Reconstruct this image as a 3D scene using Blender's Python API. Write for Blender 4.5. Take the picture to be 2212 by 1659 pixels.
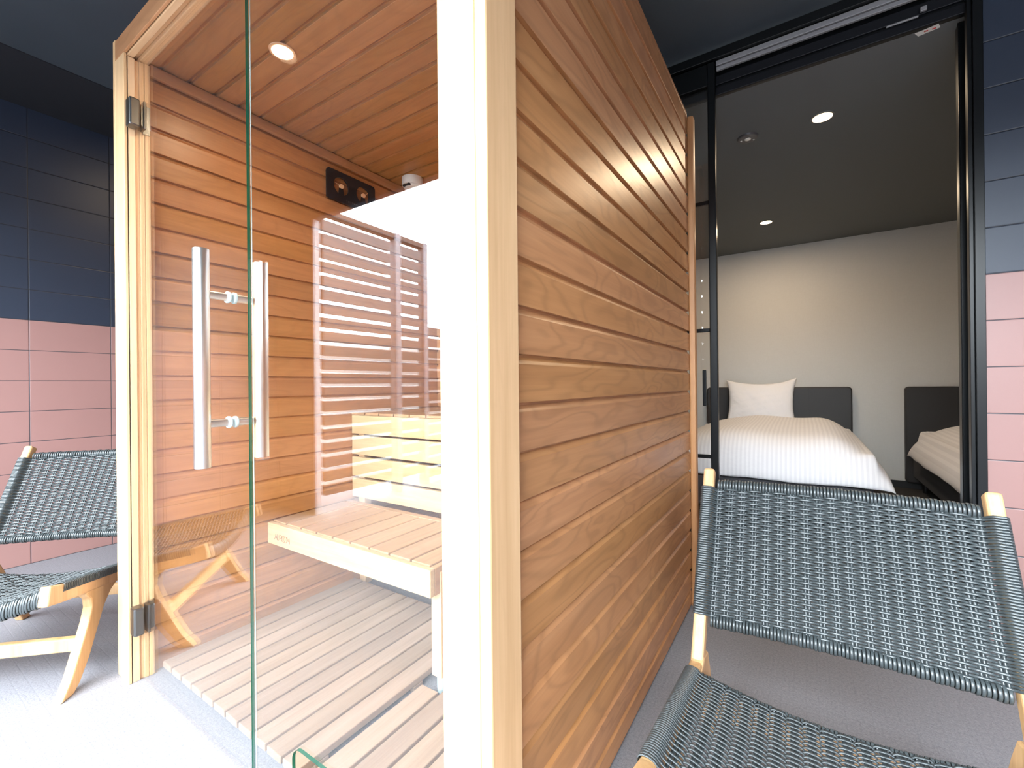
import bpy, bmesh, math, random
from mathutils import Vector, Matrix
from math import sin, cos, pi, radians

random.seed(7)
for o in list(bpy.data.objects):
    bpy.data.objects.remove(o, do_unlink=True)
SC = bpy.context.scene
COL = SC.collection

# ---------------------------------------------------------------- camera
F_PX, YAW, PIT, ROL = 960.8, radians(33.192), radians(0.058), radians(-0.565)
fw = Vector((-sin(YAW) * cos(PIT), cos(YAW) * cos(PIT), sin(PIT)))
rt = Vector((cos(YAW), sin(YAW), 0))
up = rt.cross(fw)
rt2 = cos(ROL) * rt + sin(ROL) * up
up2 = -sin(ROL) * rt + cos(ROL) * up
cd = bpy.data.cameras.new('camera')
cam = bpy.data.objects.new('camera', cd)
COL.objects.link(cam)
M = Matrix(((rt2.x, up2.x, -fw.x), (rt2.y, up2.y, -fw.y), (rt2.z, up2.z, -fw.z))).to_4x4()
M.translation = Vector((0, 0, 1.0))
cam.matrix_world = M
cd.sensor_fit = 'HORIZONTAL'
cd.sensor_width = 36.0
cd.lens = 36.0 * F_PX / 2212.0
cd.clip_start = 0.02
cd.clip_end = 100
SC.camera = cam

# ---------------------------------------------------------------- world, exposure
w = bpy.data.worlds.new('sky')
SC.world = w
w.use_nodes = True
nt = w.node_tree
nt.nodes.clear()
bg = nt.nodes.new('ShaderNodeBackground')
bg.inputs[0].default_value = (0.86, 0.94, 1.0, 1)
bg.inputs[1].default_value = 31.0
wo = nt.nodes.new('ShaderNodeOutputWorld')
nt.links.new(bg.outputs[0], wo.inputs[0])
# bright overcast sky above the horizon, darker town below it
wtc = nt.nodes.new('ShaderNodeTexCoord')
wsp = nt.nodes.new('ShaderNodeSeparateXYZ')
nt.links.new(wtc.outputs['Generated'], wsp.inputs[0])
wcr = nt.nodes.new('ShaderNodeValToRGB')
wcr.color_ramp.elements[0].position = 0.535
wcr.color_ramp.elements[0].color = (0.13, 0.135, 0.14, 1)
wcr.color_ramp.elements[1].position = 0.56
wcr.color_ramp.elements[1].color = (0.86, 0.94, 1.0, 1)
wma = nt.nodes.new('ShaderNodeMath')
wma.operation = 'MULTIPLY_ADD'
wma.inputs[1].default_value = 0.5
wma.inputs[2].default_value = 0.5
nt.links.new(wsp.outputs[2], wma.inputs[0])
nt.links.new(wma.outputs[0], wcr.inputs[0])
nt.links.new(wcr.outputs[0], bg.inputs[0])
SC.view_settings.view_transform = 'Standard'
SC.view_settings.look = 'None'
SC.view_settings.exposure = 0.0
SC.view_settings.gamma = 1.0
SC.view_settings.use_curve_mapping = False
try:
    SC.cycles.use_denoising = True
    SC.cycles.max_bounces = 14
    SC.cycles.diffuse_bounces = 7
    SC.cycles.glossy_bounces = 6
    SC.cycles.transmission_bounces = 8
    SC.cycles.transparent_max_bounces = 24
    SC.cycles.sample_clamp_indirect = 12
    SC.cycles.blur_glossy = 0.5
except Exception:
    pass

# ---------------------------------------------------------------- materials
def newmat(name):
    m = bpy.data.materials.new(name)
    m.use_nodes = True
    n = m.node_tree
    n.nodes.clear()
    return m, n


def N(nt, typ, **kw):
    n = nt.nodes.new(typ)
    for k, v in kw.items():
        setattr(n, k, v)
    return n


def setin(n, **kw):
    for k, v in kw.items():
        k2 = k.replace('_', ' ')
        n.inputs[k2].default_value = v


def math_(nt, op, a, b=None, c=None):
    n = nt.nodes.new('ShaderNodeMath')
    n.operation = op
    for i, v in enumerate((a, b, c)):
        if v is None:
            continue
        if isinstance(v, (int, float)):
            n.inputs[i].default_value = v
        else:
            nt.links.new(v, n.inputs[i])
    return n.outputs[0]


def mixc(nt, fac, a, b, mode='MIX'):
    n = nt.nodes.new('ShaderNodeMix')
    n.data_type = 'RGBA'
    n.blend_type = mode
    n.clamp_factor = True
    for i, v in ((0, fac), (6, a), (7, b)):
        if isinstance(v, (int, float)):
            n.inputs[i].default_value = v
        elif isinstance(v, tuple):
            n.inputs[i].default_value = (*v[:3], 1)
        else:
            nt.links.new(v, n.inputs[i])
    return n.outputs[2]


def principled(nt, **kw):
    p = nt.nodes.new('ShaderNodeBsdfPrincipled')
    o = nt.nodes.new('ShaderNodeOutputMaterial')
    nt.links.new(p.outputs[0], o.inputs[0])
    for k, v in kw.items():
        inp = p.inputs[k.replace('_', ' ')]
        if isinstance(v, tuple):
            inp.default_value = (*v[:3], 1)
        elif isinstance(v, (int, float)):
            inp.default_value = v
        else:
            nt.links.new(v, inp)
    return p


def bump(nt, p, h, strength, dist=0.002):
    b = nt.nodes.new('ShaderNodeBump')
    b.inputs['Strength'].default_value = strength
    b.inputs['Distance'].default_value = dist
    nt.links.new(h, b.inputs['Height'])
    nt.links.new(b.outputs[0], p.inputs['Normal'])


def noise(nt, vec, scale, detail=3, rough=0.5, dist=0.0):
    n = nt.nodes.new('ShaderNodeTexNoise')
    n.inputs['Scale'].default_value = scale
    n.inputs['Detail'].default_value = detail
    n.inputs['Roughness'].default_value = rough
    n.inputs['Distortion'].default_value = dist
    if vec is not None:
        nt.links.new(vec, n.inputs['Vector'])
    return n.outputs[0]


def plain(name, col, rough=0.5, metal=0.0, spec=0.5, nscale=0, namt=0.0, bscale=0, bamt=0.0, coat=0.0):
    m, nt = newmat(name)
    tc = N(nt, 'ShaderNodeTexCoord')
    c = col
    if nscale:
        f = noise(nt, tc.outputs['Object'], nscale, 4)
        c = mixc(nt, f, tuple(x * (1 - namt) for x in col), tuple(min(1, x * (1 + namt)) for x in col))
    p = principled(nt, Base_Color=c, Roughness=rough, Metallic=metal, Specular_IOR_Level=spec, Coat_Weight=coat)
    if bscale:
        bump(nt, p, noise(nt, tc.outputs['Object'], bscale, 3), bamt, 0.02 if bscale < 20 else 0.002)
    return m


def wood(name, dark, mid, light, along=1, across=2, pitch=0.0, phase=0.0, rough=0.42, spec=0.5,
         var=0.22, figure=0.5, coat=0.0, seed=0.0):
    """boards run along axis `along`; board index counted on axis `across`"""
    m, nt = newmat(name)
    tc = N(nt, 'ShaderNodeTexCoord')
    sp = N(nt, 'ShaderNodeSeparateXYZ')
    nt.links.new(tc.outputs['Object'], sp.inputs[0])
    L, A = sp.outputs[along], sp.outputs[across]
    O = sp.outputs[3 - along - across]
    if pitch:
        q = math_(nt, 'FLOOR', math_(nt, 'DIVIDE', math_(nt, 'SUBTRACT', A, phase), pitch))
        wn = N(nt, 'ShaderNodeTexWhiteNoise', noise_dimensions='1D')
        nt.links.new(math_(nt, 'ADD', q, seed + 0.37), wn.inputs['W'])
        rnd = wn.outputs[0]
        wn2 = N(nt, 'ShaderNodeTexWhiteNoise', noise_dimensions='1D')
        nt.links.new(math_(nt, 'ADD', q, seed + 51.9), wn2.inputs['W'])
        rnd2 = wn2.outputs[0]
    else:
        oi = N(nt, 'ShaderNodeObjectInfo')
        rnd = oi.outputs['Random']
        rnd2 = math_(nt, 'FRACT', math_(nt, 'MULTIPLY', rnd, 7.31))
    off = math_(nt, 'MULTIPLY', rnd, 37.0)
    # stretched coordinate
    def vec(sl, sa, so, extra):
        cx = N(nt, 'ShaderNodeCombineXYZ')
        nt.links.new(math_(nt, 'ADD', math_(nt, 'MULTIPLY', L, sl), off), cx.inputs[0])
        nt.links.new(math_(nt, 'ADD', math_(nt, 'MULTIPLY', A, sa), extra), cx.inputs[1])
        nt.links.new(math_(nt, 'MULTIPLY', O, so), cx.inputs[2])
        return cx.outputs[0]
    fine = noise(nt, vec(4.0, 170.0, 170.0, 0.0), 1.0, 3, 0.6)
    med = noise(nt, vec(1.3, 26.0, 26.0, off), 1.0, 3, 0.55, 0.3)
    fig = noise(nt, vec(2.1, 7.5, 7.5, off), 1.0, 2, 0.45, 0.5)
    rings = math_(nt, 'SINE', math_(nt, 'MULTIPLY', fig, 60.0))
    rings = math_(nt, 'POWER', math_(nt, 'ADD', math_(nt, 'MULTIPLY', rings, 0.5), 0.5), 3.0)
    t = math_(nt, 'ADD', math_(nt, 'MULTIPLY', med, 0.75), math_(nt, 'MULTIPLY', fine, 0.35))
    t = math_(nt, 'SUBTRACT', t, 0.12)
    cr = N(nt, 'ShaderNodeValToRGB')
    cr.color_ramp.elements[0].position = 0.2
    cr.color_ramp.elements[0].color = (*dark, 1)
    cr.color_ramp.elements[1].position = 0.8
    cr.color_ramp.elements[1].color = (*light, 1)
    e = cr.color_ramp.elements.new(0.5)
    e.color = (*mid, 1)
    nt.links.new(t, cr.inputs[0])
    c = cr.outputs[0]
    c = mixc(nt, math_(nt, 'MULTIPLY', rings, figure), c, tuple(x * 0.72 for x in dark))
    # board to board variation
    hsv = N(nt, 'ShaderNodeHueSaturation')
    nt.links.new(c, hsv.inputs['Color'])
    nt.links.new(math_(nt, 'ADD', math_(nt, 'MULTIPLY', rnd, 2 * var), 1.0 - var), hsv.inputs['Value'])
    nt.links.new(math_(nt, 'ADD', math_(nt, 'MULTIPLY', rnd2, 0.06), 0.97), hsv.inputs['Saturation'])
    nt.links.new(math_(nt, 'ADD', math_(nt, 'MULTIPLY', rnd2, 0.005), 0.4975), hsv.inputs['Hue'])
    p = principled(nt, Base_Color=hsv.outputs[0], Roughness=rough, Specular_IOR_Level=spec, Coat_Weight=coat, Coat_Roughness=0.25)
    bump(nt, p, math_(nt, 'ADD', fine, math_(nt, 'MULTIPLY', rings, 0.6)), 0.12, 0.001)
    return m


CED = ((0.37, 0.172, 0.072), (0.455, 0.224, 0.098), (0.54, 0.285, 0.135))
m_out = wood('cedar_cladding', *CED, along=1, across=2, pitch=0.0885, phase=0.0815 - 0.0885, rough=0.37, figure=0.42, var=.12, spec=.42)
m_inY = wood('cedar_lining', *[tuple(x * k for x, k in zip(c, (1.0, .92, .82))) for c in CED], along=1, across=2, pitch=0.0885, phase=0.0725, rough=0.4, figure=0.2, seed=13, var=.10)
m_inX = wood('cedar_lining_back', *CED, along=0, across=2, pitch=0.0885, phase=0.0725, rough=0.4, figure=0.2, seed=29, var=.10)
m_ceil = wood('cedar_roof_lining', *[tuple(x * k for x, k in zip(c, (1.05, 1.02, .84))) for c in CED], along=0, across=1, pitch=0.0875, phase=0.661, rough=0.36, figure=0.22, seed=5, var=.10)
PAL = ((0.52, 0.32, 0.16), (0.64, 0.42, 0.23), (0.74, 0.52, 0.31))
m_postZ = wood('pale_alder_upright', *PAL, along=2, across=0, rough=0.45, var=0.05, figure=0.06)
m_postX = wood('pale_alder_rail', *PAL, along=0, across=2, rough=0.45, var=0.05, figure=0.12)
m_cedX = wood('cedar_rail', *CED, along=0, across=2, rough=0.42, var=0.06, figure=0.2)
m_cedY = wood('cedar_cornice', *CED, along=1, across=2, rough=0.42, var=0.06, figure=0.2)
m_cedZ = wood('cedar_upright', *CED, along=2, across=0, rough=0.42, var=0.05, figure=0.15)
m_benchY = wood('bench_slats', (.33, .18, .09), (.41, .24, .125), (.48, .30, .17), along=1, across=0, pitch=0.1055, phase=-1.93, rough=0.42, var=0.12, figure=0.16, seed=3)
m_benchX = wood('bench_front', *[(c[0] * .80, c[1] * .86, c[2] * .86) for c in PAL], along=0, across=2, pitch=0.104, phase=0.44, rough=0.45, var=0.06, figure=0.12, seed=8)
m_deck = wood('duckboard_wood', (0.25, 0.17, 0.12), (0.32, 0.225, 0.165), (0.38, 0.275, 0.205), along=1, across=0, pitch=0.0757, phase=-1.893, rough=0.55, var=0.12, figure=0.06, seed=21)
m_deck2 = wood('duckboard_wood_b', (0.25, 0.17, 0.12), (0.32, 0.225, 0.165), (0.38, 0.275, 0.205), along=1, across=0, pitch=0.0757, phase=-1.035, rough=0.55, var=0.12, figure=0.06, seed=33)
m_teak = wood('teak_frame', (0.50, 0.28, 0.12), (0.64, 0.40, 0.20), (0.76, 0.52, 0.29), along=2, across=1, rough=0.5, var=0.06, figure=0.1)

m_steel = plain('brushed_steel', (0.72, 0.72, 0.71), 0.28, 1.0, bscale=0)
m_steeld = plain('satin_hinge_steel', (0.20, 0.20, 0.195), 0.3, 1.0)
m_black = plain('black_aluminium', (0.004, 0.005, 0.006), 0.30, 0.0, 0.28)
m_silver = plain('grey_track_aluminium', (0.30, 0.30, 0.31), 0.5, 0.3)
m_navyp = plain('navy_header_paint', (0.004, 0.005, 0.008), 0.5, 0.0, 0.3)
m_blackplastic = plain('black_gauge_plate', (0.012, 0.014, 0.018), 0.35)
m_rattan = plain('grey_wicker_strand', (0.045, 0.056, 0.060), 0.36, 0.0, 0.8)
m_white = plain('white_plastic', (0.74, 0.74, 0.70), 0.45)
m_lens = plain('dark_sensor_lens', (0.03, 0.035, 0.04), 0.15)
m_gasket = plain('clear_ring', (0.55, 0.68, 0.70), 0.15)
m_gap = plain('gap_black', (0.01, 0.01, 0.01), 0.6)
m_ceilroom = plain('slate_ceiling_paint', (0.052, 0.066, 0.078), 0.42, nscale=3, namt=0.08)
m_ceilstrip = plain('dark_ceiling_strip', (0.016, 0.018, 0.022), 0.6)
m_bedceil = plain('charcoal_ceiling_paper', (0.12, 0.130, 0.132), 0.7, bscale=300, bamt=0.15)
m_bedcarpet = plain('dark_carpet', (0.035, 0.032, 0.032), 0.95, nscale=60, namt=0.3, bscale=400, bamt=0.6)
m_headb = plain('charcoal_leatherette', (0.022, 0.021, 0.022), 0.5, bscale=350, bamt=0.15)
m_bedbase = plain('charcoal_bed_base_fabric', (0.055, 0.055, 0.062), 0.85, bscale=500, bamt=0.3)
m_pillow = plain('white_cotton', (0.83, 0.82, 0.84), 0.8, bscale=9, bamt=.9)
m_skirting = plain('black_skirting', (0.012, 0.013, 0.016), 0.5)
m_copper = plain('copper_dial', (0.80, 0.50, 0.30), 0.4, 0.0)
m_louvre = plain('grey_louvre_metal', (0.11, 0.10, 0.105), 0.35)
m_louvrepost = plain('pale_louvre_post', (0.34, 0.33, 0.36), 0.5)
m_brownpost = plain('brown_fence_post', (0.07, 0.045, 0.035), 0.5)
m_jamb = plain('pale_opening_frame', (0.75, 0.75, 0.78), 0.4)
m_brand = plain('burnt_lettering', (0.20, 0.075, 0.03), 0.7)
m_letter = plain('grey_lettering', (0.16, 0.17, 0.18), 0.6)
m_redmark = plain('red_mark', (0.6, 0.06, 0.05), 0.6)


def emis(name, col, s):
    m, nt = newmat(name)
    e = N(nt, 'ShaderNodeEmission')
    e.inputs[0].default_value = (*col, 1)
    e.inputs[1].default_value = s
    o = N(nt, 'ShaderNodeOutputMaterial')
    nt.links.new(e.outputs[0], o.inputs[0])
    return m


m_lamp = emis('warm_lamp_lens', (1.0, 0.74, 0.45), 7)


def glass_mat(name, tint, edge=False, boost=1.0):
    m, nt = newmat(name)
    geo = N(nt, 'ShaderNodeNewGeometry')
    fr = N(nt, 'ShaderNodeFresnel')
    nt.links.new(math_(nt, 'ADD', math_(nt, 'MULTIPLY', geo.outputs['Backfacing'], 1 / 1.5 - 1.5), 1.5), fr.inputs['IOR'])
    tr = N(nt, 'ShaderNodeBsdfTransparent')
    tr.inputs[0].default_value = (*tint, 1)
    gl = N(nt, 'ShaderNodeBsdfGlossy')
    gl.inputs['Roughness'].default_value = 0.0
    gl.inputs[0].default_value = (1, 1, 1, 1)
    mx = N(nt, 'ShaderNodeMixShader')
    nt.links.new(math_(nt, 'MULTIPLY', fr.outputs[0], boost), mx.inputs[0])
    nt.links.new(tr.outputs[0], mx.inputs[1])
    nt.links.new(gl.outputs[0], mx.inputs[2])
    out = mx.outputs[0]
    if edge:
        df = N(nt, 'ShaderNodeBsdfDiffuse')
        df.inputs[0].default_value = (*edge, 1)
        m2 = N(nt, 'ShaderNodeMixShader')
        m2.inputs[0].default_value = 0.75
        nt.links.new(out, m2.inputs[1])
        nt.links.new(df.outputs[0], m2.inputs[2])
        out = m2.outputs[0]
    o = N(nt, 'ShaderNodeOutputMaterial')
    nt.links.new(out, o.inputs[0])
    return m


m_glass = glass_mat('clear_glass', (0.985, 0.99, 0.985))
m_gedge = glass_mat('glass_edge', (0.1, 0.45, 0.3), edge=(0.004, 0.085, 0.048))


def tile_mat(name, axis):
    """stacked wall tiles, 36 x 17.4 cm: navy above the boundary, salmon pink below"""
    m, nt = newmat(name)
    tc = N(nt, 'ShaderNodeTexCoord')
    sp = N(nt, 'ShaderNodeSeparateXYZ')
    nt.links.new(tc.outputs['Object'], sp.inputs[0])
    u, z = sp.outputs[axis], sp.outputs[2]
    PU, PZ, Z0 = 0.36, 0.1745, 1.397
    U0 = 0.62 if axis == 1 else 0.40

    def line(v, off, p, hw):
        fr = math_(nt, 'FRACT', math_(nt, 'DIVIDE', math_(nt, 'SUBTRACT', v, off), p))
        d = math_(nt, 'MINIMUM', fr, math_(nt, 'SUBTRACT', 1.0, fr))
        return math_(nt, 'MULTIPLY', d, p)
    du = line(u, U0, PU, 0)
    dz = line(z, Z0, PZ, 0)
    d = math_(nt, 'MINIMUM', du, dz)
    ismortar = math_(nt, 'LESS_THAN', d, 0.0019)
    above = math_(nt, 'GREATER_THAN', z, Z0)
    nz = noise(nt, tc.outputs['Object'], 2.5, 3)
    navy = mixc(nt, nz, (0.018, 0.028, 0.050), (0.023, 0.034, 0.060))
    pink = mixc(nt, nz, (0.29, 0.158, 0.142), (0.34, 0.186, 0.170))
    c = mixc(nt, above, pink, navy)
    gr = mixc(nt, above, (0.05, 0.045, 0.055), (0.012, 0.013, 0.018))
    c = mixc(nt, ismortar, c, gr)
    p = principled(nt, Base_Color=c, Roughness=0.44, Specular_IOR_Level=0.6)
    h = math_(nt, 'MINIMUM', math_(nt, 'MULTIPLY', d, 250.0), 1.0)
    h = math_(nt, 'ADD', h, math_(nt, 'MULTIPLY', noise(nt, tc.outputs['Object'], 180, 2), 0.05))
    bump(nt, p, h, 0.6, 0.002)
    return m


m_tileL = tile_mat('wall_tiles_left', 1)
m_tileR = tile_mat('wall_tiles_right', 0)


def floor_mat():
    m, nt = newmat('speckled_grey_floor_tile')
    tc = N(nt, 'ShaderNodeTexCoord')
    sp = N(nt, 'ShaderNodeSeparateXYZ')
    nt.links.new(tc.outputs['Object'], sp.inputs[0])
    n1 = noise(nt, tc.outputs['Object'], 420, 3, 0.7)
    n2 = noise(nt, tc.outputs['Object'], 140, 3, 0.6)
    cr = N(nt, 'ShaderNodeValToRGB')
    cr.color_ramp.elements[0].position = 0.30
    cr.color_ramp.elements[0].color = (0.12, 0.12, 0.14, 1)
    cr.color_ramp.elements[1].position = 0.70
    cr.color_ramp.elements[1].color = (0.32, 0.32, 0.345, 1)
    nt.links.new(math_(nt, 'ADD', math_(nt, 'MULTIPLY', n1, 0.6), math_(nt, 'MULTIPLY', n2, 0.4)), cr.inputs[0])
    ds = []
    for ax in (0, 1):
        fr = math_(nt, 'FRACT', math_(nt, 'DIVIDE', sp.outputs[ax], 0.033))
        ds.append(math_(nt, 'MINIMUM', fr, math_(nt, 'SUBTRACT', 1.0, fr)))
    d = math_(nt, 'MINIMUM', ds[0], ds[1])
    ln = math_(nt, 'LESS_THAN', d, 0.035)
    c = mixc(nt, math_(nt, 'MULTIPLY', ln, 0.14), cr.outputs[0], (0.14, 0.15, 0.17))
    p = principled(nt, Base_Color=c, Roughness=0.6, Specular_IOR_Level=0.4)
    h = math_(nt, 'ADD', math_(nt, 'MINIMUM', math_(nt, 'MULTIPLY', d, 12), 1.0), math_(nt, 'MULTIPLY', n2, 0.8))
    bump(nt, p, h, 0.2, 0.001)
    return m


m_floor = floor_mat()


def linen_mat():
    m, nt = newmat('grey_linen_wallpaper')
    tc = N(nt, 'ShaderNodeTexCoord')
    mp = N(nt, 'ShaderNodeMapping')
    mp.inputs['Scale'].default_value = (1, 1, 14)
    nt.links.new(tc.outputs['Object'], mp.inputs[0])
    mp2 = N(nt, 'ShaderNodeMapping')
    mp2.inputs['Scale'].default_value = (14, 1, 1)
    nt.links.new(tc.outputs['Object'], mp2.inputs[0])
    a = noise(nt, mp.outputs[0], 30, 4, 0.65)
    b = noise(nt, mp2.outputs[0], 30, 4, 0.65)
    f = math_(nt, 'MULTIPLY', math_(nt, 'ADD', a, b), 0.5)
    c = mixc(nt, f, (0.57, 0.57, 0.565), (0.73, 0.73, 0.72))
    p = principled(nt, Base_Color=c, Roughness=0.85)
    bump(nt, p, f, 0.2, 0.001)
    return m


m_linen = linen_mat()


def duvet_mat():
    m, nt = newmat('striped_white_sateen')
    tc = N(nt, 'ShaderNodeTexCoord')
    sp = N(nt, 'ShaderNodeSeparateXYZ')
    nt.links.new(tc.outputs['Object'], sp.inputs[0])
    s = math_(nt, 'SINE', math_(nt, 'MULTIPLY', sp.outputs[0], 2 * pi / 0.026))
    s = math_(nt, 'GREATER_THAN', s, 0.0)
    c = mixc(nt, s, (0.80, 0.79, 0.81), (0.73, 0.72, 0.745))
    p = principled(nt, Base_Color=c, Roughness=0.65)
    bump(nt, p, noise(nt, tc.outputs['Object'], 6, 4), 0.35, 0.02)
    return m


m_duvet = duvet_mat()


# ---------------------------------------------------------------- mesh helpers
def meta(o, label=None, cat=None, group=None, kind=None):
    if label:
        o['label'] = label
    if cat:
        o['category'] = cat
    if group:
        o['group'] = group
    if kind:
        o['kind'] = kind
    return o


def empty(name, loc=(0, 0, 0), rotz=0.0, parent=None, **kw):
    o = bpy.data.objects.new(name, None)
    COL.objects.link(o)
    o.location = loc
    o.rotation_euler = (0, 0, rotz)
    o.empty_display_size = 0.1
    if parent:
        o.parent = parent
    return meta(o, **kw)


class MB:
    def __init__(s):
        s.v, s.f, s.mi = [], [], []

    def quadbox(s, p, mi=0):
        b = len(s.v)
        s.v += [tuple(q) for q in p]
        for f in ((0, 3, 2, 1), (4, 5, 6, 7), (0, 1, 5, 4), (1, 2, 6, 5), (2, 3, 7, 6), (3, 0, 4, 7)):
            s.f.append(tuple(b + i for i in f))
            s.mi.append(mi)

    def box(s, x0, x1, y0, y1, z0, z1, mi=0):
        s.quadbox([(x0, y0, z0), (x1, y0, z0), (x1, y1, z0), (x0, y1, z0),
                   (x0, y0, z1), (x1, y0, z1), (x1, y1, z1), (x0, y1, z1)], mi)

    def sweep(s, path, sect, normals, binorms, closed=False, cap=True, mi=0):
        """sect: list of (a,b) in (normal, binormal)"""
        b = len(s.v)
        n, k = len(path), len(sect)
        for p, nn, bb in zip(path, normals, binorms):
            for a, c in sect:
                s.v.append((p[0] + nn[0] * a + bb[0] * c, p[1] + nn[1] * a + bb[1] * c, p[2] + nn[2] * a + bb[2] * c))
        rng = n if closed else n - 1
        for i in range(rng):
            j = (i + 1) % n
            for q in range(k):
                r = (q + 1) % k
                s.f.append((b + i * k + q, b + i * k + r, b + j * k + r, b + j * k + q))
                s.mi.append(mi)
        if cap and not closed:
            s.f.append(tuple(b + q for q in range(k))[::-1])
            s.f.append(tuple(b + (n - 1) * k + q for q in range(k)))
            s.mi += [mi, mi]

    def tube(s, p0, p1, r, seg=20, mi=0, r2=None):
        p0, p1 = Vector(p0), Vector(p1)
        d = (p1 - p0).normalized()
        a = d.orthogonal().normalized()
        c = d.cross(a)
        b = len(s.v)
        r2 = r if r2 is None else r2
        for p, rr in ((p0, r), (p1, r2)):
            for i in range(seg):
                t = 2 * pi * i / seg
                s.v.append(tuple(p + a * rr * cos(t) + c * rr * sin(t)))
        for i in range(seg):
            j = (i + 1) % seg
            s.f.append((b + i, b + j, b + seg + j, b + seg + i))
            s.mi.append(mi)
        s.f.append(tuple(b + i for i in range(seg))[::-1])
        s.f.append(tuple(b + seg + i for i in range(seg)))
        s.mi += [mi, mi]

    def lathe(s, prof, c=(0, 0, 0), seg=32, mi=0):
        """prof: (r, z) bottom to top around z axis"""
        b = len(s.v)
        for r, z in prof:
            for i in range(seg):
                t = 2 * pi * i / seg
                s.v.append((c[0] + r * cos(t), c[1] + r * sin(t), c[2] + z))
        for k in range(len(prof) - 1):
            for i in range(seg):
                j = (i + 1) % seg
                s.f.append((b + k * seg + i, b + k * seg + j, b + (k + 1) * seg + j, b + (k + 1) * seg + i))
                s.mi.append(mi)
        s.f.append(tuple(b + i for i in range(seg))[::-1])
        s.f.append(tuple(b + (len(prof) - 1) * seg + i for i in range(seg)))
        s.mi += [mi, mi]

    def extrude(s, poly, axis, a0, a1, mi=0, mside=None):
        """poly: list of 2-D points in the two other axes (order x<y<z), extruded on `axis`"""
        b = len(s.v)
        n = len(poly)
        for a in (a0, a1):
            for p in poly:
                q = list(p)
                q.insert(axis, a)
                s.v.append(tuple(q))
        s.f.append(tuple(b + i for i in range(n))[::-1])
        s.f.append(tuple(b + n + i for i in range(n)))
        s.mi += [mi, mi]
        for i in range(n):
            j = (i + 1) % n
            s.f.append((b + i, b + j, b + n + j, b + n + i))
            s.mi.append(mi if mside is None else mside)

    def build(s, name, mats, parent=None, bevel=0.0, smooth=False, seg=2, subsurf=0, **kw):
        me = bpy.data.meshes.new(name)
        me.from_pydata(s.v, [], s.f)
        mats = mats if isinstance(mats, (list, tuple)) else [mats]
        for m in mats:
            me.materials.append(m)
        for p, mi in zip(me.polygons, s.mi):
            p.material_index = mi
            p.use_smooth = smooth
        bm = bmesh.new()
        bm.from_mesh(me)
        bmesh.ops.recalc_face_normals(bm, faces=bm.faces)
        bm.to_mesh(me)
        bm.free()
        me.update()
        o = bpy.data.objects.new(name, me)
        COL.objects.link(o)
        if parent:
            o.parent = parent
        if bevel:
            b = o.modifiers.new('bevel', 'BEVEL')
            b.width = bevel
            b.segments = seg
            b.limit_method = 'ANGLE'
            b.angle_limit = radians(35)
            b.harden_normals = False
        if subsurf:
            q = o.modifiers.new('sub', 'SUBSURF')
            q.levels = subsurf
            q.render_levels = subsurf
        return meta(o, **kw)


def boxobj(name, mat, x0, x1, y0, y1, z0, z1, parent=None, bevel=0.0, **kw):
    m = MB()
    m.box(x0, x1, y0, y1, z0, z1)
    return m.build(name, mat, parent, bevel, **kw)


def smooth_auto(o):
    for p in o.data.polygons:
        p.use_smooth = True
    try:
        m = o.modifiers.new('es', 'EDGE_SPLIT')
        m.split_angle = radians(40)
    except Exception:
        pass


# ================================================================ ROOM SHELL
XL, YF, YB, ZC, XR = -3.713, -0.90, 2.38, 2.62, 2.45
XOP = 2.20        # right edge of the balcony opening


def struct(name, mat, x0, x1, y0, y1, z0, z1, label, cat, bevel=0.0):
    return boxobj(name, mat, x0, x1, y0, y1, z0, z1, None, bevel, label=label, cat=cat, kind='structure')


struct('floor', m_floor, XL - .15, XR + .15, YF - .15, YB + .06, -.1, 0, 'pale grey speckled non-slip floor tiles of the sauna room', 'floor')
struct('floor_balcony', m_floor, XL - .15, XR + .15, -3.4, YF - .15, -.1, -0.002, 'pale grey balcony floor outside the wide opening, seen in the glass', 'floor')
struct('floor_bedroom', m_bedcarpet, -3.2, 3.2, YB + .06, 5.7, -.1, 0.0, 'dark grey carpet under the beds', 'floor')
struct('ceiling', m_ceilroom, -3.12, XR + .15, YF - .15, YB + .02, ZC, ZC + .1, 'slate blue painted ceiling above the sauna', 'ceiling')
struct('ceiling_strip', m_ceilstrip, XL - .15, -3.12, YF - .15, YB + .02, ZC - .006, ZC + .1, 'darker strip of ceiling along the left tiled wall', 'ceiling')  # darker strip set slightly below the rest of the ceiling
struct('wall_left', m_tileL, XL - .15, XL, YF - .15, YB + .15, 0, ZC - .006, 'left wall of navy tiles over salmon pink tiles', 'wall')
struct('wall_back', m_tileR, XL, -1.36, YB, YB + .12, 0, ZC - .006, 'tiled wall behind the sauna, left of the bedroom door', 'wall')
struct('wall_right', m_tileR, .577, XR, YB, YB + .12, 0, ZC, 'wall right of the bedroom doorway, navy tiles over pale pink tiles', 'wall')
struct('wall_side', m_tileL, XR, XR + .15, YF - .15, YB + .12, 0, ZC, 'tiled side wall of the sauna room outside the frame', 'wall')
fr = MB()
fr.box(XL, -3.19, YF - .045, YF, 0, ZC - .006)
fr.box(-3.19, XOP, YF - .045, YF, 2.30, ZC - .006)
fr.box(XOP, XR, YF - .045, YF, 0, ZC - .006)
fr.build('wall_front', m_tileR, None, label='wall with the wide balcony opening, seen reflected in the glass', cat='wall', kind='structure')
struct('trim_1', m_jamb, -3.19, -3.172, YF - .045, YF + .006, 0, 2.30, 'pale upright jamb of the balcony opening', 'jamb')

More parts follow.
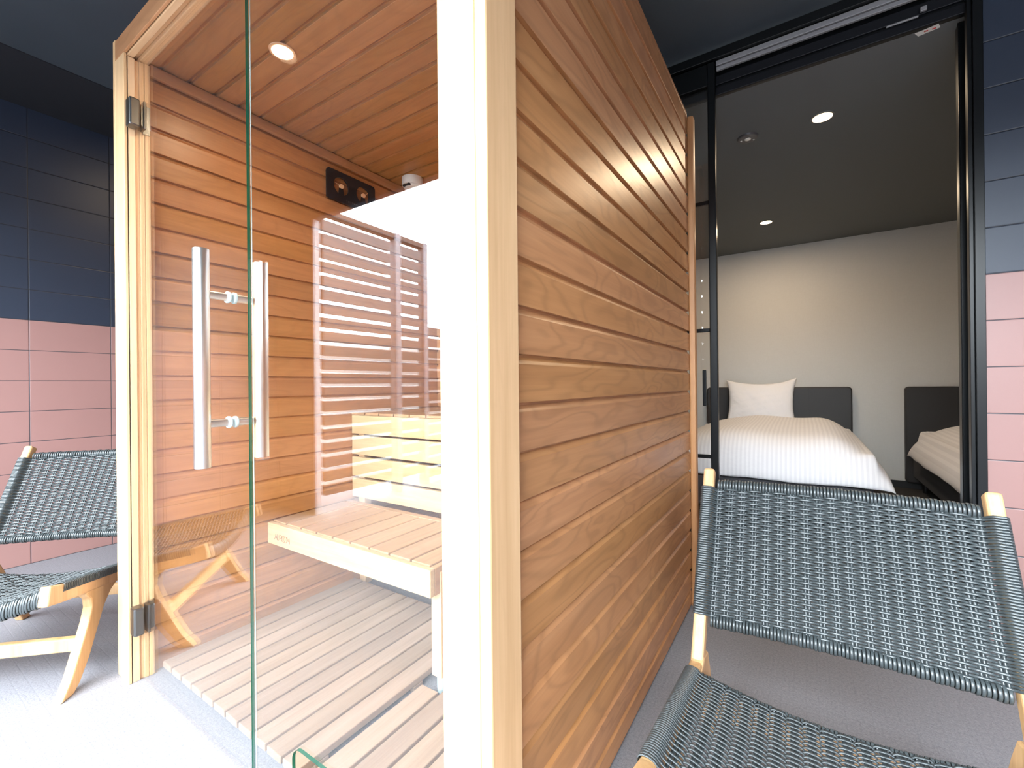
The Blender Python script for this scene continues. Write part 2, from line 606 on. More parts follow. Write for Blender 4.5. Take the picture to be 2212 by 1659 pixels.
# bedroom shell
YD = 5.48
struct('wall_bedroom', m_linen, -3.2, 3.2, YD, YD + .12, 0, 2.42, 'pale grey linen textured wall behind the beds', 'wall')
struct('wall_bedroom_left', m_linen, -3.3, -3.2, YB + .12, YD + .12, 0, 2.42, 'left side wall of the bedroom', 'wall')
struct('wall_bedroom_right', m_linen, 3.2, 3.3, YB + .12, YD + .12, 0, 2.42, 'right side wall of the bedroom', 'wall')
fr = MB()
fr.box(-3.2, -1.36, YB + .121, YB + .2, 0, 2.42)
fr.box(.62, 3.2, YB + .121, YB + .2, 0, 2.42)
fr.build('wall_bedroom_front', m_linen, None, label='bedroom side of the wall around the doorway', cat='wall', kind='structure')
struct('ceiling_bedroom', m_bedceil, -3.3, 3.3, YB + .05, YD + .12, 2.42, 2.5, 'charcoal papered ceiling over the beds', 'ceiling')
struct('baseboard_bedroom', m_skirting, -3.2, 3.2, YD - .012, YD, 0, .065, 'black baseboard under the linen wall', 'baseboard')

# ---------------------------------------------------------------- bedroom door frame (trim_2) and sliding door (door_1)
tf = empty('trim_2', (0, YB, 0), label='black metal frame with sliding track around the bedroom doorway', cat='door frame', kind='structure')
Y = YB


def rel(x0, x1, y0, y1, z0, z1, name, mat, par, bev=0.002):
    return boxobj(name, mat, x0 - par.location.x, x1 - par.location.x, y0 - par.location.y, y1 - par.location.y, z0 - par.location.z, z1 - par.location.z, par, bev)


XO0, XO1 = -1.36, .577
m = MB()
m.box(XO0, XO1, -.030, .05, 2.572, 2.615)
m.box(XO0, XO1, .030, .05, 2.42, 2.572)
m.build('header', m_black, tf, 0.002)
m = MB()
m.box(-.342, XO1 - .07, -.012, .006, 2.545, 2.569)
m.box(-.342, XO1 - .07, -.006, .008, 2.524, 2.542)
m.build('track', m_silver, tf, 0.002)
m = MB()
m.box(XO0, XO1, .021, .0295, 2.470, 2.515)
m.box(XO0, XO1, .023, .045, 2.4205, 2.460)
m.build('lower_track', m_navyp, tf, 0.003)
m = MB()
m.box(.549, .577, -.012, .05, 0, 2.572)
m.box(.556, .577, .05, .10, 0, 2.42)
m.box(.530, .577, .075, .125, 0, 2.42)
m.box(.536, .549, .0, .03, 0, 2.572)
m.box(.527, .530, .075, .082, 0, 2.42)
m.build('jamb', m_black, tf, 0.003)
m = MB()
m.box(-1.36, -1.30, .0, .12, 0, 2.545)
m.build('jamb', m_black, tf, 0.003)
m = MB()
m.box(-.05, .06, 0, .001, 0, .05)
st = MB()
st.quadbox([(.395, .052, 2.419), (.465, .038, 2.419), (.475, .066, 2.419), (.41, .08, 2.419),
            (.395, .052, 2.4195), (.465, .038, 2.4195), (.475, .066, 2.4195), (.41, .08, 2.4195)])
stk = st.build('sticker', m_white, tf, label='white label with two red marks')
st = MB()
for xx in (.425, .449):
    st.box(xx, xx + .012, .055, .062, 2.4180, 2.4188)
st.build('red_mark', m_redmark, stk)
cl = MB()
cl.box(.30, .40, .005, .012, 2.455, 2.462)
cl.box(.405, .425, .000, .012, 2.470, 2.488)
cl.build('track_stopper', m_silver, tf, 0.002)

dr = empty('door_1', (0, YB, 0), label='black framed glass sliding door pushed open behind the sauna', cat='door', kind='structure')
m = MB()
m.box(-.382, -.347, -.018, .018, .01, 2.568)
m.build('stile', m_black, dr, 0.004)
m = MB()
m.box(-1.30, -1.26, -.018, .018, .01, 2.568)
m.build('stile', m_black, dr, 0.004)
for z in (1.890, 1.259, .633):
    m = MB()
    m.box(-1.26, -.382, -.008, .008, z - .009, z + .009)
    m.build('glazing_bar', m_black, dr, 0.002)
m = MB()
m.box(-1.26, -.382, -.014, .014, .01, .08)
m.build('rail', m_black, dr, 0.003)
m = MB()
m.box(-1.26, -.382, -.014, .014, 2.46, 2.568)
m.build('rail', m_black, dr, 0.003)
for z0, z1 in ((.08, .624), (.642, 1.250), (1.268, 1.881), (1.899, 2.46)):
    m = MB()
    m.box(-1.26, -.382, -.002, .002, z0, z1)
    m.build('pane', m_glass, dr)
m = MB()
m.box(-.414, -.397, -.036, -.020, .886, 1.062)
m.box(-.410, -.401, -.020, -.002, .895, .912)
m.box(-.410, -.401, -.020, -.002, 1.036, 1.053)
m.build('door_handle', m_black, dr, 0.003)

# ================================================================ SAUNA CABIN
cab = empty('sauna_cabin', (-1.2, .543, 0), label='free-standing cedar sauna cabin with glass front and pale corner posts', cat='sauna')


def cb(mb, name, mat, bevel=0.0, **kw):
    o = mb.build(name, mat, cab, bevel, **kw)
    o.location = (1.2, -.543, 0)   # mesh coordinates stay world coordinates
    return o


def clad_profile(z0, z1, phase, pitch, step=.0095, bevel=.013, flat=.005):
    """(depth, z) polyline; depth 0 = face, negative = into the wall"""
    zs = []
    k = math.ceil((z0 - phase) / pitch - 1e-6)
    pts = [(0, z0)]
    z = phase + k * pitch
    while z < z1 - .004:
        if z > z0 + .02:
            pts += [(0, z - bevel - flat), (-.0012, z - bevel - flat + .002), (-step, z - flat), (-step, z - .0005), (-.0006, z), (0, z + .001)]
        z += pitch
    pts.append((0, z1))
    return pts


# right cladding (outside face x=-.425)
m = MB()
prof = clad_profile(0.012, 2.195, .0815, .0885)
poly = [(-.425 + d, z) for d, z in prof] + [(-.455, 2.195), (-.455, .012)]
m.extrude(poly, 1, .60, 2.105)
cb(m, 'side_cladding', m_out)
m = MB()
m.box(-.455, -.425, .60, 2.105, 2.195, 2.213)
cb(m, 'roof_edge', m_cedY, .003)
# left cladding outside
m = MB()
poly = [(-1.985 - d, z) for d, z in prof] + [(-1.955, 2.195), (-1.955, .012)]
m.extrude(poly, 1, .60, 2.14)
cb(m, 'side_cladding', m_out)
# inner lining
PI_ = .0725
profi = clad_profile(0.0, 2.145, PI_ + .0885, .0885)
m = MB()
poly = [(-1.93 + d, z) for d, z in profi] + [(-1.954, 2.145), (-1.954, 0)]
m.extrude(poly, 1, .60, 2.10)
cb(m, 'side_lining', m_inY)
m = MB()
poly = [(-.47 - d, z) for d, z in profi] + [(-.454, 2.145), (-.454, 0)]
m.extrude(poly, 1, .62, 2.10)
cb(m, 'side_lining', m_inY)
m = MB()
poly = [(2.09 - d, z) for d, z in profi] + [(2.14, 2.145), (2.14, 0)]
m.extrude(poly, 0, -1.93, -.47)
cb(m, 'back_lining', m_inX)
# roof and its lining (boards along X)
profc = clad_profile(.615, 2.10, .661, .0875)
m = MB()
poly = [(y, 2.145 - d) for d, y in profc] + [(2.10, 2.175), (.615, 2.175)]
m.extrude(poly, 0, -1.93, -.47)
cb(m, 'ceiling_lining', m_ceil)
m = MB()
m.box(-1.985, -.456, .56, 2.14, 2.176, 2.195)
cb(m, 'roof', m_cedX)
m = MB()
m.box(-1.93, -1.914, .616, 2.09, 2.100, 2.142)
cb(m, 'cornice', m_cedY, .004)
m = MB()
m.box(-1.913, -.486, 2.074, 2.09, 2.100, 2.142)
cb(m, 'cornice', m_cedX, .004)
m = MB()
m.box(-.486, -.47, .64, 2.073, 2.100, 2.142)
cb(m, 'cornice', m_cedY, .004)

# corner posts
def post(x0, x1, y0, y1, z0, z1, name='corner_post', mat=m_postZ, bev=.002):
    m = MB()
    m.box(x0, x1, y0, y1, z0, z1)
    return cb(m, name, mat, bev)


post(-.4955, -.4195, .543, .566, 0, 2.204, 'front_board')
post(-.4190, -.397, .543, .630, 0, 2.212, 'corner_board', bev=.003)
post(-1.9905, -1.908, .543, .5515, 0, 2.136, 'front_board', bev=.0015)
post(-2.013, -1.991, .543, .630, 0, 2.212, 'corner_board', bev=.003)
post(-.4250, -.399, 2.098, 2.140, 0, 2.190, 'back_corner_board', m_cedZ, bev=.006)
post(-2.013, -1.986, 2.098, 2.140, 0, 2.190, 'back_corner_board', m_cedZ, bev=.006)
m = MB()
m.box(-1.954, -1.909, .5545, .5735, 0, 2.13)
m.box(-1.954, -1.910, .5865, .600, 0, 2.13)
m.box(-1.954, -1.9085, .6005, .616, 0, 2.13)
m.box(-1.954, -1.916, .5735, .5865, 0, 2.13)
cb(m, 'door_jamb', m_postZ, .0015)
m = MB()
m.box(-1.954, -1.912, .5517, .5543, 0, 2.13)
cb(m, 'door_gap', m_gap)  # black strip painting in the dark of the gap behind the front board
m = MB()
m.box(-.494, -.456, .567, .574, 0, 2.13)
m.box(-.494, -.456, .587, .619, 0, 2.13)
cb(m, 'glazing_jamb', m_postZ, .0015)
# header
m = MB()
m.box(-1.9905, -.4960, .543, .5515, 2.1365, 2.204)
cb(m, 'header_board', m_cedX, .0015)
m = MB()
m.box(-1.9905, -.4965, .5535, .572, 2.132, 2.204)
m.box(-1.9905, -.4965, .5725, .587, 2.144, 2.16)
m.box(-1.9905, -.4965, .5875, .612, 2.130, 2.175)
cb(m, 'header_frame', m_postX, .002)

# glass door
door = empty('glass_door', (0.7, 0, 0), parent=cab)
door.location = (1.2, -.543, 0)
GY0, GY1 = .576, .584


def dd(mb, name, mat, bevel=0.0, **kw):
    return mb.build(name, mat, door, bevel, **kw)


def pane(x0, x1, z0, z1, cut=None):
    m = MB()
    pts = [(x0, z0)]
    if cut:
        cx0, cx1, cz, r = cut
        pts.append((cx0, z0))
        for i in range(9):
            t = pi - i * pi / 16
            pts.append((cx0 + r + r * cos(t), cz - r + r * sin(t)))
        for i in range(9):
            t = pi / 2 - i * pi / 16
            pts.append((cx1 - r + r * cos(t), cz - r + r * sin(t)))
        pts.append((cx1, z0))
    pts += [(x1, z0), (x1, z1), (x0, z1)]
    nf = len(m.f)
    m.extrude(pts, 1, GY0, GY1, 0, 1)
    n = len(pts)
    for i in range(n):
        keep = (i == 1) if not cut else (0 < i < n - 4)
        if not keep:
            m.mi[nf + 2 + i] = 0
    return m


dd(pane(-1.904, -1.1725, .010, 2.128), 'door_pane', [m_glass, m_gedge], label='clear glass door leaf with green edge')
cb(pane(-1.168, -.470, .002, 2.143, (-.992, -.64, .172, .03)), 'fixed_pane', [m_glass, m_gedge], label='fixed glass pane with a rounded vent cut-out at its foot')
m = MB()
m.box(-1.1700, -1.1685, .5850, .5865, .02, 2.12)
cb(m, 'edge_strip', m_gasket)  # thin pale strip drawn for the bright line beside the green door edge
# hinges
for zc in (1.930, .215):
    m = MB()
    m.box(-1.907, -1.868, .546, .5755, zc - .047, zc + .047)
    dd(m, 'hinge', m_steeld, .005)
    m = MB()
    m.box(-1.906, -1.868, .5845, .592, zc - .047, zc + .047)
    dd(m, 'hinge', m_steeld, .002)
    m = MB()
    m.box(-1.908, -1.9055, .593, .614, zc - .05, zc + .05)
    dd(m, 'hinge_plate', m_steeld, .001)
# handle
HX = -1.267
yo, yi = .510, .655
m = MB()
m.tube((HX, yo, .797), (HX, yo, 1.350), .0185, 32)
h = dd(m, 'outer_handle', m_steel, .002)
smooth_auto(h)
m = MB()
m.tube((HX, yi, .805), (HX, yi, 1.345), .0185, 32)
h = dd(m, 'inner_handle', m_postZ, .002, label='pale wooden handle on the inside of the door')
smooth_auto(h)
m = MB()
segs = 14
pts = []
for r, rng in ((.0205, range(segs + 1)), (.0187, range(segs, -1, -1))):
    for i in rng:
        t = radians(-62 + 104 * i / segs)
        pts.append((HX + r * cos(t), yi + r * sin(t)))
m.extrude(pts, 2, .806, 1.344)
h = dd(m, 'inner_handle_steel', m_steel, label='steel half of the inner handle')
smooth_auto(h)
for zc in (.908, 1.237):
    m = MB()
    m.tube((HX, yo, zc), (HX, .574, zc), .0105, 24)
    m.tube((HX, .586, zc), (HX, yi, zc), .0105, 24)
    h = dd(m, 'handle_standoff', m_steel)
    smooth_auto(h)
    m = MB()
    m.tube((HX, .568, zc), (HX, .5757, zc), .0155, 24)
    m.tube((HX, .5843, zc), (HX, .592, zc), .0155, 24)
    h = dd(m, 'handle_washer', m_gasket, .002)
    smooth_auto(h)

# ---------------------------------------------------------------- benches
lb = empty('lower_bench', (-1.455, 1.23, 0), label='lower sauna bench with lettering burnt into its pale front board', cat='bench')
LBX0, LBX1 = -1.93, -.98


def lo(mb, par, name, mat, bevel=0.0, **kw):
    o = mb.build(name, mat, par, bevel, **kw)
    o.location = -par.location
    return o


m = MB()
m.box(LBX0 + .002, LBX1, 1.020, 1.042, .332, .420)
lbf = lo(m, lb, 'front_board', m_benchX, .003)
for a, b, zt_ in ((LBX1 - .022, LBX1, .420), (LBX0 + .002, LBX0 + .024, .400)):
    m = MB()
    m.box(a, b, 1.0425, 1.44, .332, zt_)
    lo(m, lb, 'side_board', m_benchY, .003)
m = MB()
for k in range(9):
    a = LBX0 + .002 + k * .1050
    m.box(a + .003, min(a + .0990, LBX1 - .024), 1.044, 1.40, .402, .4245)
m.box(LBX0 + .003, LBX1 - .024, 1.403, 1.438, .402, .4245)
lo(m, lb, 'slatted_seat', m_benchY, .0025)
for x0, lw in ((-1.021, .043),):
    m = MB()
    m.box(x0, x0 + lw, 1.066, 1.109, .056, .401)
    lo(m, lb, 'leg', m_postZ, .003)
    m = MB()
    m.tube((x0 + lw / 2, 1.0875, 0), (x0 + lw / 2, 1.0875, .0555), .013, 20)
    lo(m, lb, 'foot', m_gasket)

ub = empty('upper_bench', (-1.2, 1.77, 0), label='upper sauna bench behind a riser of four pale boards', cat='bench')
for a, b in ((.440, .534), (.545, .642), (.654, .750), (.759, .852)):
    m = MB()
    m.box(-1.928, -.472, 1.450, 1.470, a, b)
    lo(m, ub, 'riser_board', m_benchX, .003)
m = MB()
for k in range(14):
    a = -1.928 + k * .1043
    m.box(a + .002, a + .0985, 1.448, 2.085, .8530, .866)
lo(m, ub, 'slatted_seat', m_benchY, .002)
for x in (-1.88, -1.2, -.53):
    m = MB()
    m.box(x - .022, x + .022, 1.4705, 1.512, .0, .852)
    lo(m, ub, 'support_post', m_postZ, .003)

# brand lettering on the front board, AUROOM with overlapping Os, thin strokes
m = MB()
TH, HH = .0018, .0250


def stroke(p, q):
    (x0, z0), (x1, z1) = p, q
    dx, dz = x1 - x0, z1 - z0
    L = math.hypot(dx, dz)
    nx, nz = -dz / L * TH / 2, dx / L * TH / 2
    ya, yb = 1.0192, 1.0203
    m.quadbox([(x0 - nx, ya, z0 - nz), (x1 - nx, ya, z1 - nz), (x1 - nx, yb, z1 - nz), (x0 - nx, yb, z0 - nz),
               (x0 + nx, ya, z0 + nz), (x1 + nx, ya, z1 + nz), (x1 + nx, yb, z1 + nz), (x0 + nx, yb, z0 + nz)])


tx, tz = -1.872, .356
S = HH


def poly(pts):
    for a, b in zip(pts, pts[1:]):
        stroke((tx + a[0] * S, tz + a[1] * S), (tx + b[0] * S, tz + b[1] * S))


poly([(0, 0), (.42, 1), (.84, 0)])
poly([(.16, .38), (.68, .38)])
poly([(.80, 1), (.80, .35), (.88, .12), (1.08, 0), (1.28, .12), (1.36, .35), (1.36, 1)])
poly([(1.62, 0), (1.62, 1), (2.0, 1), (2.18, .9), (2.2, .72), (2.1, .55), (1.9, .48), (1.62, .48)])
poly([(1.95, .48), (2.25, 0)])
for ox in (2.72, 3.25):
    poly([(ox + .48 * cos(t * pi / 10), .5 + .5 * sin(t * pi / 10)) for t in range(21)])
poly([(3.62, 0), (3.72, 1), (4.05, .3), (4.38, 1), (4.48, 0)])
lt = m.build('lettering', m_brand, lbf, label='brown burnt-in lettering')

# ---------------------------------------------------------------- duckboards
d1 = empty('duckboard', (-1.48, 1.3, 0), label='slatted wooden duckboard on the left of the sauna floor', cat='duckboard', group='sauna duckboards')
m = MB()
for k in range(11):
    a = -1.893 + k * .0757
    y1 = 1.43
    m.box(a + .002, a + .0690, .632, y1, .019, .040)
lo(m, d1, 'slats', m_deck, .0025)
for y in (.70, 1.05, 1.39):
    m = MB()
    m.box(-1.89, -1.065, y - .02, y + .02, .0, .0185)
    lo(m, d1, 'bearer', m_deck, .001)
d2 = empty('duckboard', (-.75, 1.3, 0), label='slatted wooden duckboard on the right beside the bench leg, one slat cut short', cat='duckboard', group='sauna duckboards')
m = MB()
for k in range(7):
    a = -1.035 + k * .0790
    m.box(a + .002, a + .0715, .632, (1.034 if k == 0 else 1.43), .019, .040)
lo(m, d2, 'slats', m_deck2, .0025)
for y in (.70, .98, 1.39):
    m = MB()
    m.box(-1.03 if y < 1.0 else -.95, -.485, y - .02, y + .02, .0, .0185)
    lo(m, d2, 'bearer', m_deck2, .001)

# ---------------------------------------------------------------- gauge on the left lining
gz0, gz1, gy0, gy1 = 1.912, 2.062, 1.310, 1.597
g = empty('sauna_gauge', (-1.93, (gy0 + gy1) / 2, gz0), label='black wall plate with two round dials, thermometer and hygrometer', cat='thermometer')


def circ(cy, cz, r, n=40):
    return [(cy + r * cos(2 * pi * i / n), cz + r * sin(2 * pi * i / n)) for i in range(n)]


def plate_with_holes(x0, x1, outer, holes, mat, name, parent):
    bm = bmesh.new()
    vo = [bm.verts.new((x0, p[0], p[1])) for p in outer]
    eds = [bm.edges.new((vo[i], vo[(i + 1) % len(vo)])) for i in range(len(vo))]
    for h in holes:
        vh = [bm.verts.new((x0, p[0], p[1])) for p in h]
        eds += [bm.edges.new((vh[i], vh[(i + 1) % len(vh)])) for i in range(len(vh))]
    bmesh.ops.triangle_fill(bm, use_beauty=True, use_dissolve=False, edges=eds)
    r = bmesh.ops.extrude_face_region(bm, geom=bm.faces[:])
    vs = [e for e in r['geom'] if isinstance(e, bmesh.types.BMVert)]
    bmesh.ops.translate(bm, vec=(x1 - x0, 0, 0), verts=vs)
    bmesh.ops.recalc_face_normals(bm, faces=bm.faces)
    me = bpy.data.meshes.new(name)
    bm.to_mesh(me)
    bm.free()
    me.materials.append(mat)
    o = bpy.data.objects.new(name, me)
    COL.objects.link(o)
    o.parent = parent
    o.location = -parent.location
    return o


def rrect(a0, a1, b0, b1, r, n=6):
    pts = []
    for cx, cy, t0 in ((a1 - r, b1 - r, 0), (a0 + r, b1 - r, 90), (a0 + r, b0 + r, 180), (a1 - r, b0 + r, 270)):
        for i in range(n + 1):
            t = radians(t0 + 90 * i / n)
            pts.append((cx + r * cos(t), cy + r * sin(t)))
    return pts


dials = ((gy0 + .080, gz0 + .080), (gy0 + .212, gz0 + .080))
plate_with_holes(-1.918, -1.910, rrect(gy0, gy1, gz0, gz1, .016), [circ(a, b, .043) for a, b in dials], m_blackplastic, 'face_plate', g)
for a, b in ((gy0 + .006, gy0 + .030), (gy1 - .030, gy1 - .006)):
    m = MB()
    m.box(-1.9295, -1.9185, a, b, gz0 + .01, gz1 - .01)
    lo(m, g, 'spacer', m_blackplastic)
for (a, b), ang in zip(dials, (170, 38)):
    m = MB()
    m.extrude(circ(a, b, .011, 24), 0, -1.916, -1.9065)
    lo(m, g, 'dial_hub', m_copper)
    m = MB()
    t = radians(ang)
    p0 = Vector((-1.909, a + .012 * cos(t), b + .012 * sin(t)))
    p1 = Vector((-1.909, a + .036 * cos(t), b + .036 * sin(t)))
    m.tube(p0, p1, .0011, 8)
    lo(m, g, 'needle', m_copper)
    m = MB()
    m.extrude([(a - .010, b - .010), (a + .010, b - .010), (a + .016, b - .045), (a - .016, b - .045)], 0, -1.9165, -1.9105)
    lo(m, g, 'dial_stand', m_blackplastic)
# small grey lettering on the plate
m = MB()
tx0, tzz, S2 = gy0 + .108, gz0 + .012, .0085
G = {'t': [[(.0, 1), (.7, 1)], [(.35, 1), (.35, 0)]], 'o': [[(.35 + .35 * cos(t * pi / 6), .5 + .5 * sin(t * pi / 6)) for t in range(13)]],
     'n': [[(0, 0), (0, 1), (.6, 0), (.6, 1)]]}
xo = 0
for ch in 'totono':
    for pl_ in G[ch]:
        for p, q in zip(pl_, pl_[1:]):
            y0_, z0_ = tx0 + (xo + p[0]) * S2, tzz + p[1] * S2
            y1_, z1_ = tx0 + (xo + q[0]) * S2, tzz + q[1] * S2
            m.tube((-1.9096, y0_, z0_), (-1.9096, y1_, z1_), .0005, 4)
    xo += 1.35
lo(m, g, 'lettering', m_letter)


# ---------------------------------------------------------------- sensor and lamps
def area(name, loc, power, size, col=(1.0, 0.76, 0.50), spread=120, parent=None):
    l = bpy.data.lights.new(name, 'AREA')
    l.shape = 'DISK'
    l.size = size
    l.energy = power
    l.color = col
    l.spread = radians(spread)
    o = bpy.data.objects.new(name, l)
    COL.objects.link(o)
    o.location = loc
    if parent:
        o.parent = parent
    return o


sn = empty('heat_detector', (-1.800, 1.765, 2.145), label='cream round heat detector on the sauna ceiling', cat='detector')
m = MB()
m.lathe([(.030, -.062), (.044, -.058), (.048, -.046), (.055, -.044), (.057, -.040), (.057, -.0005)], (0, 0, 0), 40)
h = m.build('housing', m_white, sn)
smooth_auto(h)
m = MB()
m.extrude(rrect(-.026, .026, -.056, -.043, .006, 4), 1, -.049, -.035)
m.build('lens_window', m_lens, sn)


def downlight(loc, r, label, power, group=None, name='ceiling_light', ringmat=m_ceilroom, size=None, lensmat=m_lamp, spread=180):
    t = empty(name, loc, label=label, cat='ceiling light', group=group)
    m = MB()
    m.lathe([(r * .93, -.003), (r * 1.12, -.003), (r * 1.14, -.0002)], (0, 0, 0), 40)
    o = m.build('trim_ring', ringmat, t)
    m = MB()
    m.lathe([(r * .90, -.0046), (r * .91, -.0036)], (0, 0, 0), 40)
    m.build('lamp_lens', lensmat, t)
    if power:
        area('lamp', (0, 0, -.012), power, size or r * 1.7, parent=t, spread=spread)
    return t


downlight((-1.476, .846, 2.144), .037, 'round warm downlight in the sauna ceiling boards', 5.0, ringmat=m_copper)
downlight((.100, 2.918, 2.42), .050, 'larger, nearer warm downlight in the bedroom ceiling', 13, group='warm bedroom downlights', ringmat=m_bedceil)
downlight((-.262, 4.552, 2.42), .050, 'farther warm downlight in the bedroom ceiling, above the pillow', 15, group='warm bedroom downlights', ringmat=m_bedceil)
dl = downlight((-2.72, 1.25, ZC), .050, 'warm downlight between the sauna and the left tiled wall', 6, ringmat=m_ceilroom)

em = empty('emergency_light', (-.256, 2.916, 2.42), label='small dark round emergency light left of the nearer downlight', cat='emergency light')
m = MB()
m.lathe([(.045, -.010), (.052, -.008), (.056, -.0003)], (0, 0, 0), 36)
m.build('housing', plain('grey_fitting', (.06, .06, .065), .4), em)
m = MB()
m.lathe([(.008, -.017), (.015, -.0145), (.017, -.0105)], (0, 0, 0), 24)
m.build('lens', plain('pale_lens', (.75, .73, .66), .2), em)
for dx, dy in ((-.034, .004), (.028, .024)):
    m = MB()
    m.lathe([(.004, -.0125), (.0055, -.0105)], (dx, dy, 0), 12)
    m.build('indicator', m_white, em)

# ================================================================ LOUNGE CHAIRS
W2 = .294           # half width between side frame centres
TX = .030           # frame thickness


def rail_top(y):
    return .378 - .157 * (y + .024) + max(0, -y - .03) * .15


ROWP = .0062
PAIRP = .0295


def build_chair():
    t = empty('lounge_chair', (0, 0, 0))
    # back axis
    B0, B1 = Vector((0, .499, .385)), Vector((0, .679, .733))
    bd = (B1 - B0).normalized()
    bn = Vector((0, -bd.z, bd.y))       # towards the sitter (front)
    for s in (-1, 1):
        x0, x1 = s * W2 - TX / 2, s * W2 + TX / 2
        # seat rail
        m = MB()
        pts = []
        ys = [-.061 + i * (.475 + .061) / 10 for i in range(11)]
        for y in ys:
            pts.append((y, rail_top(y) + (0 if y > -.03 else .004)))
        for y in reversed(ys):
            pts.append((y - (.012 if y < -.03 else 0), rail_top(y) - .056))
        m.extrude(pts, 0, x0, x1)
        m.build('seat_rail', m_teak, t, .006, seg=3)
        # back post with tapered rounded top
        m = MB()
        a = B0 - bd * .115
        b = B1 + bd * .010
        hw = .021
        n2 = Vector((0, -bd.z, bd.y)) * hw
        pts = [(a + n2), (b + n2 * .85), (b - n2 * .85), (a - n2)]
        m.extrude([(p.y, p.z) for p in pts], 0, x0, x1)
        m.build('back_post', m_teak, t, .008, seg=3)
        # front leg with curved head, drawn as an outline in y-z
        m = MB()
        front = [(-.022, .0), (.020, .052), (.058, .125), (.098, .205), (.112, .246), (.108, .276), (.085, .300)]
        back = [(.245, .285), (.205, .262), (.172, .222), (.140, .160), (.100, .082), (.058, .022), (.030, .0)]
        m.extrude(front + [(.10, .315), (.24, .31)] + back, 0, x0 - s * .002, x1 - s * .002)
        m.build('leg', m_teak, t, .005, seg=2)
        # rear leg
        m = MB()
        m.extrude([(.400, .300), (.450, .312), (.505, .300), (.535, .245), (.590, .125), (.655, 0), (.615, 0), (.535, .135), (.477, .215), (.435, .245), (.37, .258)], 0, x0 - s * .002, x1 - s * .002)
        m.build('leg', m_teak, t, .005, seg=2)
    # cross bars
    m = MB()
    m.box(-W2 + .012, W2 - .012, .074, .100, .115, .160)
    o = m.build('front_stretcher', m_teak, t, .005)
    m = MB()
    m.box(-W2 + .012, W2 - .012, .520, .545, .115, .160)
    m.build('rear_stretcher', m_teak, t, .005)

    def bar(name, yc, zc, bow, sag, ry, rz, mat, ring=None):
        m = MB()
        n = 28
        path, nn, bb = [], [], []
        for i in range(n + 1):
            x = -W2 + .014 + (2 * W2 - .028) * i / n
            u = x / W2
            k = 1 - u * u
            path.append(Vector((x, yc + bow * k, zc - sag * k)))
            nn.append(Vector((0, 1, 0)))
            bb.append(Vector((0, 0, 1)))
        sect = [(ry * cos(2 * pi * q / 12), rz * sin(2 * pi * q / 12)) for q in range(12)]
        m.sweep(path, sect, nn, bb)
        return m.build(name, mat, t, smooth=True)
    bar('seat_crossbar', .408, .276, 0, .036, .014, .018, m_teak)
    # ------------- woven back
    SAGB, SAGS = .040, .040

    def ribbon(m, pts, wid, thk, wdir):
        n = len(pts)
        nn, bb = [], []
        for i in range(n):
            a_ = pts[max(0, i - 1)]
            b_ = pts[min(n - 1, i + 1)]
            tg = (b_ - a_).normalized()
            wv = (wdir - tg * wdir.dot(tg)).normalized()
            nn.append(tg.cross(wv))
            bb.append(wv)
        sect = [(-thk * .3, -wid / 2), (thk * .42, -wid * .38), (thk * .5, 0), (thk * .42, wid * .38), (-thk * .3, wid / 2)]
        m.sweep(pts, sect, nn, bb, cap=False)

    def weave(surf, v0, v1, rows, name, AMP=.0040, lift=.0225, rc=-.004, rh=.0265):
        """surf(x, v, h): point at width x, length v, height h above the mat"""
        m = MB()
        npair = int(2 * (W2 - .02) / PAIRP)
        xs0 = -npair * PAIRP / 2
        nsamp = (npair + 1) * 8
        for r in range(rows):
            v = v0 + (v1 - v0) * (r + .5) / rows
            sg = 1 if r % 2 == 0 else -1
            pts = []
            XM = W2 + .010
            for i in range(nsamp + 1):
                x = -XM + 2 * XM * i / nsamp
                ph = (x - xs0) / PAIRP
                h = sg * AMP * max(-1, min(1, 1.9 * cos(pi * ph)))
                if abs(x) > W2 - .022:
                    f = min(1, (abs(x) - (W2 - .022)) / .012)
                    h = h * (1 - f) + lift * f
                pts.append(surf(x, v, h))
            d = (surf(0, v + .002, 0) - surf(0, v, 0)).normalized()
            ribbon(m, pts, .0058, .0024, d)
            # wraps round the side rails
            for s in (-1, 1):
                ring = []
                rx = TX / 2 + .003
                for q in range(15):
                    tq = pi * .5 - pi * q / 14
                    cx_ = s * W2
                    px = cx_ + s * rx * max(-.2, (abs(cos(tq)) ** .5))
                    ph_ = rh * sin(tq) * (abs(sin(tq)) ** -.3 if abs(sin(tq)) > .05 else 1)
                    ring.append(surf(px, v, ph_ + rc))
                ribbon(m, ring if s > 0 else ring[::-1], .0062, .0024, d)
        for k in range(npair + 1):
            for o_ in (-.0036, .0036):
                x = xs0 + k * PAIRP + o_
                if abs(x) > W2 - .018:
                    continue
                pts = [surf(x, v0 - .004 + (v1 - v0 + .008) * i / rows, .0006 * (1 if (i + k) % 2 else -1)) for i in range(rows + 1)]
                ribbon(m, pts, .0070, .0018, Vector((1, 0, 0)))
        return m

    LB = (B1 - B0).length

    def sback(x, v, h):
        u = min(1, abs(x) / W2)
        k = 1 - u * u
        p = B0 + bd * v
        return Vector((x, p.y + SAGB * k * (.5 + .5 * min(1, v / LB)), p.z)) + bn * (h + .004)

    m = weave(sback, .006, LB - .047, 56, 'woven_back')
    m.build('woven_back', m_rattan, t, smooth=True, label='dark grey woven wicker back')

